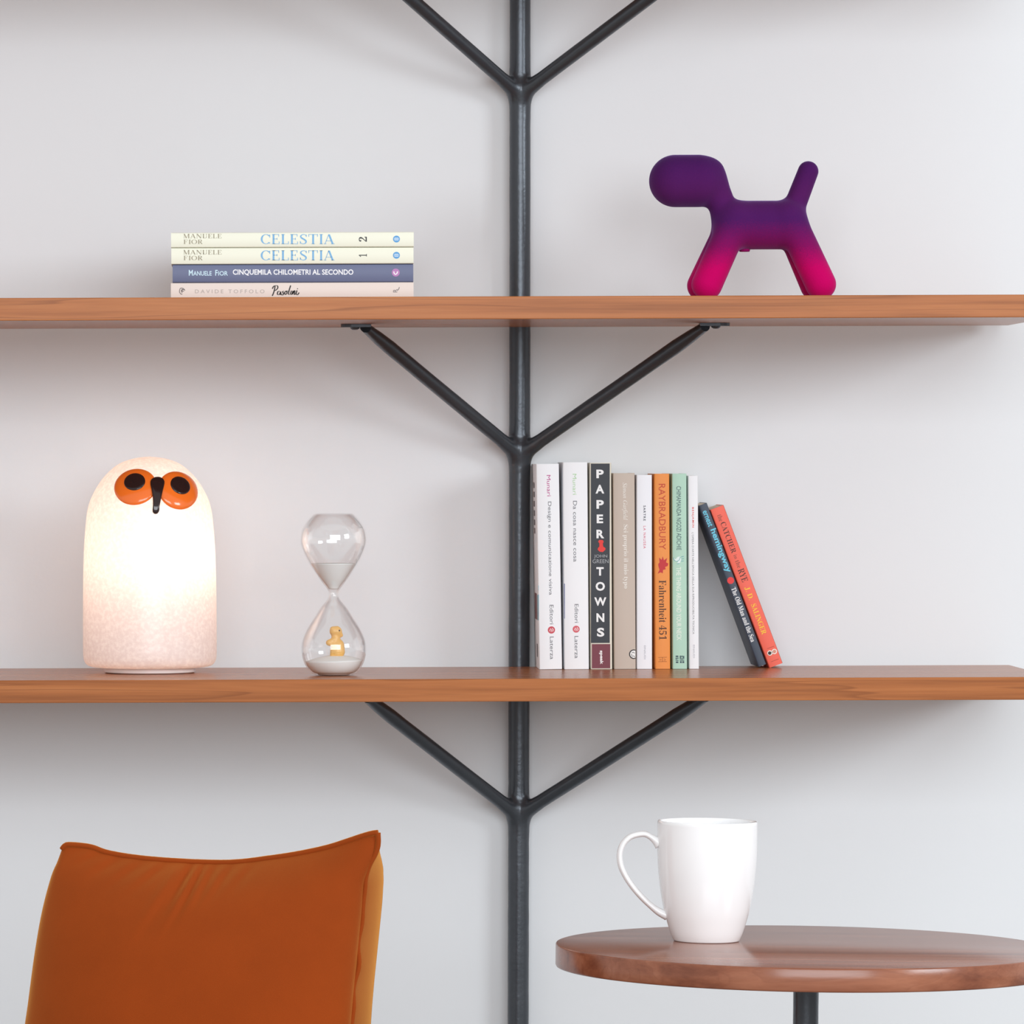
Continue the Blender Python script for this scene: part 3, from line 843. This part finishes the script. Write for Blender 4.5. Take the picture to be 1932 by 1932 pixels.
ho = [(0.0 if i in (0, len(ho) - 1) else max(r, 1e-5), max(z, 0.0001)) for i, (r, z) in enumerate(ho)]
def inset(P, d):
    out = []
    for i, (r, z) in enumerate(P):
        a = np.array(P[max(i - 1, 0)]); b2 = np.array(P[min(i + 1, len(P) - 1)]); t = b2 - a; t = t / (np.linalg.norm(t) + 1e-12)
        nrm = np.array([-t[1], t[0]])        # towards the axis for an upward profile
        q = np.array([r, z]) + nrm * d
        out.append((max(q[0], 0.0), q[1]))
    out[0] = (0.0, P[0][1] + d); out[-1] = (0.0, P[-1][1] - d)
    return out
hi_ = [(max(r, 0.0016) if 2 < i < len(ho) - 3 else r, z) for i, (r, z) in enumerate(inset(ho, 0.0013))]
m, nt, bs = new_mat('clear_glass'); nt.nodes.remove(bs)
lw = N(nt, 'ShaderNodeLayerWeight'); lw.inputs['Blend'].default_value = 0.5
pw = N(nt, 'ShaderNodeMath', operation='POWER'); pw.inputs[1].default_value = 3.2
nt.links.new(lw.outputs['Facing'], pw.inputs[0])
mr = N(nt, 'ShaderNodeMapRange'); mr.inputs['To Min'].default_value = 0.045; mr.inputs['To Max'].default_value = 0.9
nt.links.new(pw.outputs[0], mr.inputs['Value'])
tp = N(nt, 'ShaderNodeBsdfTransparent'); tp.inputs['Color'].default_value = (0.990, 0.992, 0.992, 1)
g2 = N(nt, 'ShaderNodeBsdfGlossy'); g2.inputs['Roughness'].default_value = 0.02; g2.inputs['Color'].default_value = (1, 1, 1, 1)
mxs = N(nt, 'ShaderNodeMixShader')
nt.links.new(mr.outputs[0], mxs.inputs[0]); nt.links.new(tp.outputs[0], mxs.inputs[1]); nt.links.new(g2.outputs[0], mxs.inputs[2])
nt.links.new(mxs.outputs[0], nt.nodes['Material Output'].inputs['Surface']); M['glass'] = m
v1, f1 = lathe(ho, 72); v2, f2 = lathe(hi_, 72)
mesh('glass_body', list(v1) + list(v2), list(f1) + [tuple(len(v1) + q for q in reversed(x)) for x in f2], M['glass'], hourglass, smooth=True)
M['sand'] = plain('white_sand', srgb(247, 249, 248), rough=0.95, spec=0.1, bump=0.3, bscale=2500)
IZ = np.array([q[1] for q in hi_]); IR = np.array([q[0] for q in hi_])
def inner_r(z, top):
    zs_ = IZ; k = np.argsort(zs_)
    return float(np.interp(z, zs_[k], IR[k]))
def zz(y): return (hb - y) / sH
zn = zz(1113.5)
P = [(0.0008, zn)]
for z in np.linspace(zz(1112.5), zz(1064), 22): P.append((max(inner_r(z, True) - 0.0003, 0.0008), z))
P += [(inner_r(zz(1063.5), True) * 0.8, zz(1064.0)), (inner_r(zz(1063.5), True) * 0.3, zz(1064.8)), (0, zz(1065.2))]
v, fc = lathe([(0, zn)] + P, 48)
mesh('sand', v, fc, M['sand'], hourglass, smooth=True).name = 'sand'
P = [(0, zz(1276) + 0.0002)]
for z in np.linspace(zz(1275.4) + 0.0006, zz(1248), 14): P.append((max(inner_r(z, False) - 0.0003, 0.001), z))
rE = P[-1][0]
for t in np.linspace(0.94, 0, 9): P.append((rE * t, zz(1248) + (zz(1237) - zz(1248)) * (1 - t ** 1.8)))
v, fc = lathe(P, 48)
v = [(x, y, z + (0.05 * x * max(0.0, (z - zz(1262)) / (zz(1237) - zz(1262))))) for x, y, z in v]
mesh('sand', v, fc, M['sand'], hourglass, smooth=True)
# the little figure standing on the sand
def fig(X, Y, Z):
    c = lambda a, b_, ra, rb: capsule(X, Y, Z, a, b_, ra, rb)
    # pixel units, x right, z up from y = 1240, facing right with an arm to the left
    d = c((4.5, 0, 11), (5, 0, 22), 14.0, 12.0)                       # body
    d = smin(d, c((0, 0, 26), (1, 0, 38), 8.5, 8.0), 4)             # chest and neck
    d = smin(d, c((-1.5, 0, 48), (3.5, 0, 48), 9.0, 9.5), 3)        # head
    d = smin(d, c((6, 0, 45), (11, 0, 41), 5.5, 4.0), 3)            # muzzle
    d = smin(d, c((-5, -3, 53), (4, -3, 54), 4.5, 4.0), 3)          # flat crown
    d = smin(d, c((-2, -5, 33), (-12, -5, 27), 5.2, 5.0), 3)        # arm
    d = smin(d, c((-12, -5, 27), (-4, -8, 23), 5.0, 4.0), 3)
    d = smin(d, c((-5, -5, 4), (-3, -4, 12), 5.0, 6.0), 3)          # feet
    d = smin(d, c((9, -5, 4), (8, -4, 12), 5.5, 6.5), 3)
    return np.maximum(d, -(Z - 0.0))
v, fc = surface_nets(fig, (-20, -16, -2), (22, 14, 64), 1.5)
M['figure'] = plain('amber_plastic', srgb(236, 182, 98), rough=0.3, spec=0.5)
M['figure'].node_tree.nodes['Principled BSDF'].inputs['Subsurface Weight'].default_value = 0.0
fg = thing('animal_figurine', 'tiny amber yellow animal figurine standing inside the lower bulb of the hourglass', 'figurine', (hp.x + 2.5 / sH, YH - 0.004, ZLOW + zz(1240.5) + 0.0004))
mesh('body', [(a / sH, b_ / sH, c / sH) for a, b_, c in v], fc, M['figure'], fg, smooth=True)
bm = bmesh.new(); bmesh.ops.create_uvsphere(bm, u_segments=10, v_segments=6, radius=0.0009)
bmesh.ops.translate(bm, vec=(8.0 / sH, -8.4 / sH, 50 / sH), verts=bm.verts); from_bm('eye', bm, M['black_glass'], fg, smooth=True)

# ------------------------------------------------------------------ puppy
YD = 5.82; sD = F / YD
dpos = at(1437, 565, YD)
dbase = 875 - (ZUP - CAMZ) * sD - (1437 - XV) * ROLL     # pixel row of the board here
toy = thing('toy_dog', 'velvety purple to magenta abstract toy dog on the upper shelf', 'toy', (dpos.x, YD, ZUP + 0.0002))
def pp(x, y, d=0): return (x - 1437, d, dbase - y)
def dog(X, Y, Z):
    c = lambda a, b_, ra, rb: capsule(X, Y, Z, a, b_, ra, rb)
    head = c(pp(1274.8, 341.3), pp(1318, 341.3), 49.4, 49.4)
    neck = c(pp(1342, 326), pp(1375, 424), 24, 27)
    body = c(pp(1392, 425), pp(1476, 425), 46, 46)
    d = smin(head, neck, 14)
    d = smin(d, body, 12)
    d = smin(d, c(pp(1525.6, 324), pp(1496, 400), 19.4, 21), 14)
    lg = None
    for sg in (-1, 1):
        a = c(pp(1388, 412, 16 * sg), pp(1331 - 3 * (sg > 0), 538, 33 * sg), 29, 29)
        b_ = c(pp(1488, 412, 16 * sg), pp(1545 - 3 * (sg > 0), 538, 33 * sg), 29, 29)
        q = np.minimum(a, b_)
        lg = q if lg is None else smin(lg, q, 5)
    d = smin(d, lg, 14)
    d = np.maximum(d, -Z)
    return d
v, fc = surface_nets(dog, (-220, -72, -4), (150, 72, 290), 2.6)
m, nt, bs = new_mat('flocked_velvet')
tc = N(nt, 'ShaderNodeTexCoord'); sx = N(nt, 'ShaderNodeSeparateXYZ'); nt.links.new(tc.outputs['Object'], sx.inputs[0])
no = N(nt, 'ShaderNodeTexNoise'); no.inputs['Scale'].default_value = 900; no.inputs['Detail'].default_value = 3; nt.links.new(tc.outputs['Object'], no.inputs['Vector'])
ma = N(nt, 'ShaderNodeMath', operation='MULTIPLY_ADD'); ma.inputs[1].default_value = 0.022; nt.links.new(no.outputs['Fac'], ma.inputs[0]); nt.links.new(sx.outputs['Z'], ma.inputs[2])
mr = N(nt, 'ShaderNodeMapRange'); mr.inputs['From Min'].default_value = 0.0; mr.inputs['From Max'].default_value = 0.155
nt.links.new(ma.outputs[0], mr.inputs['Value'])
cr = N(nt, 'ShaderNodeValToRGB'); E = cr.color_ramp.elements
E[0].position = 0.0; E[0].color = (0.54, 0.000, 0.115, 1); E[1].position = 1.0; E[1].color = (0.060, 0.008, 0.095, 1)
for p_, c_ in ((0.27, (0.54, 0.000, 0.115, 1)), (0.42, (0.22, 0.004, 0.10, 1)), (0.60, (0.070, 0.009, 0.105, 1)), (0.78, (0.085, 0.010, 0.10, 1))):
    e = E.new(p_); e.color = c_
nt.links.new(mr.outputs['Result'], cr.inputs[0]); nt.links.new(cr.outputs['Color'], bs.inputs['Base Color'])
bs.inputs['Roughness'].default_value = 0.95; bs.inputs['Specular IOR Level'].default_value = 0.1
bs.inputs['Sheen Weight'].default_value = 0.35; bs.inputs['Sheen Roughness'].default_value = 0.4; bs.inputs['Sheen Tint'].default_value = (0.55, 0.35, 0.9, 1)
bp = N(nt, 'ShaderNodeBump'); bp.inputs['Strength'].default_value = 0.35; bp.inputs['Distance'].default_value = 0.0008
nt.links.new(no.outputs['Fac'], bp.inputs['Height']); nt.links.new(bp.outputs['Normal'], bs.inputs['Normal'])
M['velvet'] = m
mesh('body', [(a / sD, b_ / sD, c / sD) for a, b_, c in v], fc, M['velvet'], toy, smooth=True)
v, fc = lathe([(0, -0.0012), (0.0052, -0.0012), (0.0058, 0.0), (0.0058, 0.006), (0, 0.006)], 20)
q = pp(1405, 473)
o = mesh('belly_plug', [(x + q[0] / sD, y, z + q[2] / sD) for x, y, z in v], fc, M['velvet'], toy, smooth=True)

# ------------------------------------------------------------------ side table
YT = 5.02; sT = F / YT
tz = at(1521.5, 1785, YT)
TILT = math.radians(0.75)
table = thing('side_table', 'round walnut side table with an iron stem below the shelves', 'table', (tz.x, YT, 0))
table.rotation_euler = (0, 0, 0)
TR = 472.5 / sT; TTH = 0.0208
top_c = Vector((0, 0, tz.z)); RT = Matrix.Rotation(TILT, 4, 'Y')
def tt(p): return top_c + (RT @ (Vector(p)))
pr = [(0, -TTH), (TR - 0.0022, -TTH), (TR - 0.0006, -TTH + 0.0005), (TR, -TTH + 0.0018), (TR, -0.0012), (TR - 0.0005, -0.0003), (TR - 0.0014, 0.0), (0, 0)]
v, fc = lathe(pr, 160)
sharp(mesh('tabletop', [tt(p) for p in v], fc, M['table'], table), 50)
v, fc = lathe([(0, -TTH - 0.003), (0.0150, -TTH - 0.003), (0.0155, -TTH - 0.0002), (0, -TTH - 0.0002)], 32)
mesh('flange', [tt(p) for p in v], fc, M['iron'], table)
zs = np.linspace(0.03, tz.z - TTH - 0.001, 60)
path = [tt((0, 0, z - tz.z)) for z in zs]
rr = [0.0114 * (1 + random.uniform(-0.01, 0.01)) for _ in zs]
v, fc = sweep(path, rr, n=26, jitter=0.006)
mesh('stem', v, fc, M['iron'], table, smooth=True)
for k in range(3):
    a = math.radians(90 + 120 * k); d = Vector((math.cos(a), math.sin(a), 0))
    b0 = tt((0, 0, 0.16 - tz.z))
    pts = catmull([tuple(b0), tuple(b0 + d * 0.05 + Vector((0, 0, -0.03))), tuple(b0 + d * 0.13 + Vector((0, 0, -0.10))), tuple(Vector((b0.x, b0.y, 0.009)) + d * 0.2)], 6)
    v, fc = sweep([Vector(p) for p in pts], 0.0085, n=14)
    mesh('foot', v, fc, M['iron'], table, smooth=True)

# ------------------------------------------------------------------ mug
YM = 5.065; sM = F / YM
mb = at(1332.6, 1774, YM)
lx = mb.x - tz.x
cupo = table.location + tt((lx, YM - YT, 0.0002))
mug = thing('mug', 'plain white china mug on the round walnut side table', 'mug', cupo)
mug.rotation_euler = (0, TILT, 0)
M['china'] = plain('white_china', srgb(246, 246, 247), rough=0.16, spec=0.5, coat=0.2)
def mz(y): return max((1645 - y) / 6.44 / sM, 0)
outp = [(393, 1645), (402, 1636), (435, 1560), (474, 1440), (514, 1300), (545, 1150), (568, 1000), (590, 800), (602, 600), (606, 400), (605, 200)]
po = [(r / 6.44 / sM, mz(y)) for r, y in outp]
pc = [tuple(q) for q in catmull(po[1:], 6)]
rimr, rimz = pc[-1]
wall = 0.0026
inn = [(r - wall, z) for r, z in reversed(pc) if z > 0.008]
profm = [(0, 0.0014), (po[0][0] - 0.004, 0.0014), (po[0][0] - 0.0028, 0.0), po[0]] + pc + [(rimr - 0.0006, rimz + 0.0008), (rimr - 0.0018, rimz + 0.0008)] + inn + [(inn[-1][0] * 0.8, 0.0055), (0, 0.005)]
v, fc = lathe(profm, 96)
sharp(mesh('body', v, fc, M['china'], mug), 50)
hx = lambda x: (x - 1172 - 14 * 0.5) / 6.44 / sM
hpts = [(600, 470), (545, 428), (480, 385), (420, 358), (340, 362), (240, 395), (160, 475), (118, 590), (128, 730), (190, 870), (285, 1008), (395, 1130), (510, 1235), (600, 1300), (700, 1345)]
path = [Vector((hx(p[0]), 0, mz(p[1]))) for p in catmull(hpts, 5)]
nP = len(path); hr = []
for i in range(nP):
    t = i / (nP - 1)
    k = 1 + 1.1 * max(0, 1 - t / 0.14) ** 1.5 + 0.6 * max(0, (t - 0.84) / 0.16) ** 1.3
    hr.append((0.0058 * (1 + 0.25 * (k - 1)), 0.0028 * k))
v, fc = sweep(path, hr, n=20)
mesh('handle', v, fc, M['china'], mug, smooth=True)

# ------------------------------------------------------------------ orange velvet chair
def fabric_mat(name, col, tint, sheen):
    m, nt, bs = new_mat(name)
    tc = N(nt, 'ShaderNodeTexCoord')
    n1 = N(nt, 'ShaderNodeTexNoise'); n1.inputs['Scale'].default_value = 9; n1.inputs['Detail'].default_value = 5; n1.inputs['Roughness'].default_value = 0.6
    nt.links.new(tc.outputs['Object'], n1.inputs['Vector'])
    n2 = N(nt, 'ShaderNodeTexNoise'); n2.inputs['Scale'].default_value = 1400; nt.links.new(tc.outputs['Object'], n2.inputs['Vector'])
    mr = N(nt, 'ShaderNodeMapRange'); mr.inputs['To Min'].default_value = 0.78; mr.inputs['To Max'].default_value = 1.22
    nt.links.new(n1.outputs['Fac'], mr.inputs['Value'])
    hs = N(nt, 'ShaderNodeHueSaturation'); hs.inputs['Color'].default_value = col; nt.links.new(mr.outputs['Result'], hs.inputs['Value'])
    nt.links.new(hs.outputs['Color'], bs.inputs['Base Color'])
    bs.inputs['Roughness'].default_value = 0.85; bs.inputs['Specular IOR Level'].default_value = 0.15
    bs.inputs['Sheen Weight'].default_value = sheen; bs.inputs['Sheen Roughness'].default_value = 0.42; bs.inputs['Sheen Tint'].default_value = tint
    bp = N(nt, 'ShaderNodeBump'); bp.inputs['Strength'].default_value = 0.25; bp.inputs['Distance'].default_value = 0.0006
    nt.links.new(n2.outputs['Fac'], bp.inputs['Height']); nt.links.new(bp.outputs['Normal'], bs.inputs['Normal'])
    return m
M['orange'] = fabric_mat('orange_velvet', (0.29, 0.046, 0.004, 1), (1.0, 0.46, 0.10, 1), 1.0)
YC = 5.10
chz = at(400, 1760, YC)
CO = Vector((chz.x, YC, 0))
chair = thing('upholstered_chair', 'chair with a puffy orange velvet back edged with piping', 'chair', CO)
topc = [(117, 1602), (122, 1596), (132, 1593.5), (170, 1597.5), (205, 1609), (260, 1618), (330, 1624), (400, 1627), (450, 1626), (500, 1620), (560, 1611), (620, 1598), (680, 1578.5), (703, 1572), (713, 1571)]
leftc = [(117, 1602), (108, 1626), (96, 1655), (79, 1720), (65, 1800), (53, 1890), (44, 1960), (34, 2100), (30, 2290)]
rightc = [(713, 1571), (707, 1610), (697, 1640), (688, 1668), (684, 1720), (676, 1800), (668, 1880), (662, 1960), (656, 2100), (652, 2290)]
botc = [(30, 2290), (250, 2296), (450, 2296), (652, 2290)]
def resample(P, n):
    P = np.array(catmull(P, 12)); d = np.r_[0, np.cumsum(np.linalg.norm(np.diff(P, axis=0), axis=1))]
    s_ = np.linspace(0, d[-1], n); return np.stack([np.interp(s_, d, P[:, i]) for i in (0, 1)], 1)
NS, NT = 150, 150
Tc = resample(topc, NS); Bc = resample(botc, NS); Lc = resample(leftc, NT); Rc = resample(rightc, NT)
S = np.linspace(0, 1, NS)[None, :, None]; Tq = np.linspace(0, 1, NT)[:, None, None]
C = (1 - Tq) * Tc[None] + Tq * Bc[None] + (1 - S) * Lc[:, None] + S * Rc[:, None] - ((1 - S) * (1 - Tq) * Tc[0] + S * (1 - Tq) * Tc[-1] + (1 - S) * Tq * Bc[0] + S * Tq * Bc[-1])
s2 = S[..., 0]; t2 = Tq[..., 0]
def edge_y(s): return YC + 0.050 - 0.095 * s       # the back stands turned: its right edge is nearer
puff = 0.058 * (np.clip(np.minimum(1, 4 * s2 * (1 - s2)), 0, 1) ** 0.55) * (1 - np.exp(-t2 / 0.10)) * (1 - np.exp(-(1 - t2) / 0.12))
# creases running down from the middle of the top seam
px_, py_ = C[..., 0], C[..., 1]
crease = np.zeros_like(px_)
for (cx, cy, ang, ln, wd, am) in ((352, 1650, 58, 60, 6, 1.0), (372, 1655, 60, 70, 6, 1.2), (398, 1648, 62, 55, 7, .8), (330, 1670, 55, 80, 9, .9), (430, 1645, 55, 45, 7, .7), (300, 1640, 38, 50, 7, .6), (255, 1636, 35, 45, 8, .6), (215, 1625, 30, 40, 7, .6), (470, 1640, 50, 40, 8, .5), (180, 1612, 25, 30, 5, .5)):
    a = math.radians(ang); dx, dy = -math.cos(a), math.sin(a)
    ux = (px_ - cx) * dx + (py_ - cy) * dy; vx = -(px_ - cx) * dy + (py_ - cy) * dx
    crease += am * np.exp(-(ux / ln) ** 2) * (np.exp(-((vx) / wd) ** 2) - 0.7 * np.exp(-((vx - wd * 1.7) / wd) ** 2))
crease *= np.clip(t2 / 0.03, 0, 1)
V = []
for j in range(NT):
    for i in range(NS):
        Yd = edge_y(i / (NS - 1)) - puff[j, i] + 0.0036 * crease[j, i]
        # silhouette pixels are kept at the seam's own distance so the outline holds from other places too
        p = at(C[j, i, 0], C[j, i, 1], edge_y(i / (NS - 1)))
        V.append(Vector((p.x, Yd, p.z)) - CO)
Fc = [(j * NS + i, (j + 1) * NS + i, (j + 1) * NS + i + 1, j * NS + i + 1) for j in range(NT - 1) for i in range(NS - 1)]
mesh('front_panel', V, Fc, M['orange'], chair, smooth=True)
# border strip (gusset) running round left, top and right, then the back panel
gd = Vector((0.0200, 0.085, 0.0))
rim = [V[j * NS] for j in range(NT - 1, 0, -1)] + [V[i] for i in range(NS)] + [V[j * NS + NS - 1] for j in range(1, NT)]
nr = len(rim); K = 9; GV = []; GF = []
for k in range(K):
    t = k / (K - 1)
    for i, p in enumerate(rim):
        onright = max(0.0, (i - (NT - 1 + NS)) / (NT - 1)); onleft = max(0.0, 1 - i / (NT - 1))
        # right border: narrow at the top corner, then full width and slightly swollen
        sw = math.sin(math.pi * min(1, t))
        if i < NT - 1:                      # left side, hidden
            e_ = min(1.0, onleft / 0.14); g = Vector((0.03 * t, gd.y * t, -0.012 * t * (1 - e_)))
        elif onright == 0:                  # along the top
            u = (i - (NT - 1)) / NS
            g = Vector(((0.03 * (1 - u) + 0.0040 * u) * t, gd.y * t, -0.012 * t))
        else:
            e_ = min(1.0, onright / 0.15); e_ = e_ * e_ * (3 - 2 * e_)
            g = Vector(((0.0040 + (gd.x - 0.0040) * e_) * t + 0.0045 * sw * e_, gd.y * t, -0.012 * t * (1 - e_)))
        GV.append(p + g)
for k in range(K - 1):
    for i in range(nr - 1): GF.append((k * nr + i, k * nr + i + 1, (k + 1) * nr + i + 1, (k + 1) * nr + i))
GF.append(tuple((K - 1) * nr + i for i in range(nr)))
mesh('border_strip', GV, GF, M['orange'], chair, smooth=True)
# piping along the seam
def piping(idx, jit=0.0):
    pts = [Vector(V[k]) + Vector((0, -0.0008, 0)) for k in idx]
    for i, p in enumerate(pts):
        p.x += jit * 0.0016 * math.sin(i * 0.33) * math.sin(i * 0.071 + 1)
    v, fc = sweep(pts, 0.0026, n=10, jitter=0.02)
    mesh('piping', v, fc, M['orange'], chair, smooth=True)
piping(list(range(0, NS)))
piping([j * NS + NS - 1 for j in range(0, NT)], 1.0)
# seat and legs below the picture
sx0 = at(20, 2290, 5.0).x; sx1 = at(690, 2290, 5.0).x
bm = box_bm(sx0, sx1, YC - 0.42, YC + 0.10, 0.385, 0.458, bev=0.025, seg=4); bmesh.ops.translate(bm, vec=-CO, verts=bm.verts)
from_bm('seat', bm, M['orange'], chair, smooth=True)
for x in (sx0 + 0.03, sx1 - 0.03):
    for y in (YC - 0.38, YC + 0.06):
        v, fc = sweep([Vector((x, y, 0.0)) - CO, Vector((x, y, 0.2)) - CO, Vector((x, y, 0.39)) - CO], [0.008, 0.010, 0.012], n=16)
        mesh('leg', v, fc, M['iron'], chair, smooth=True)
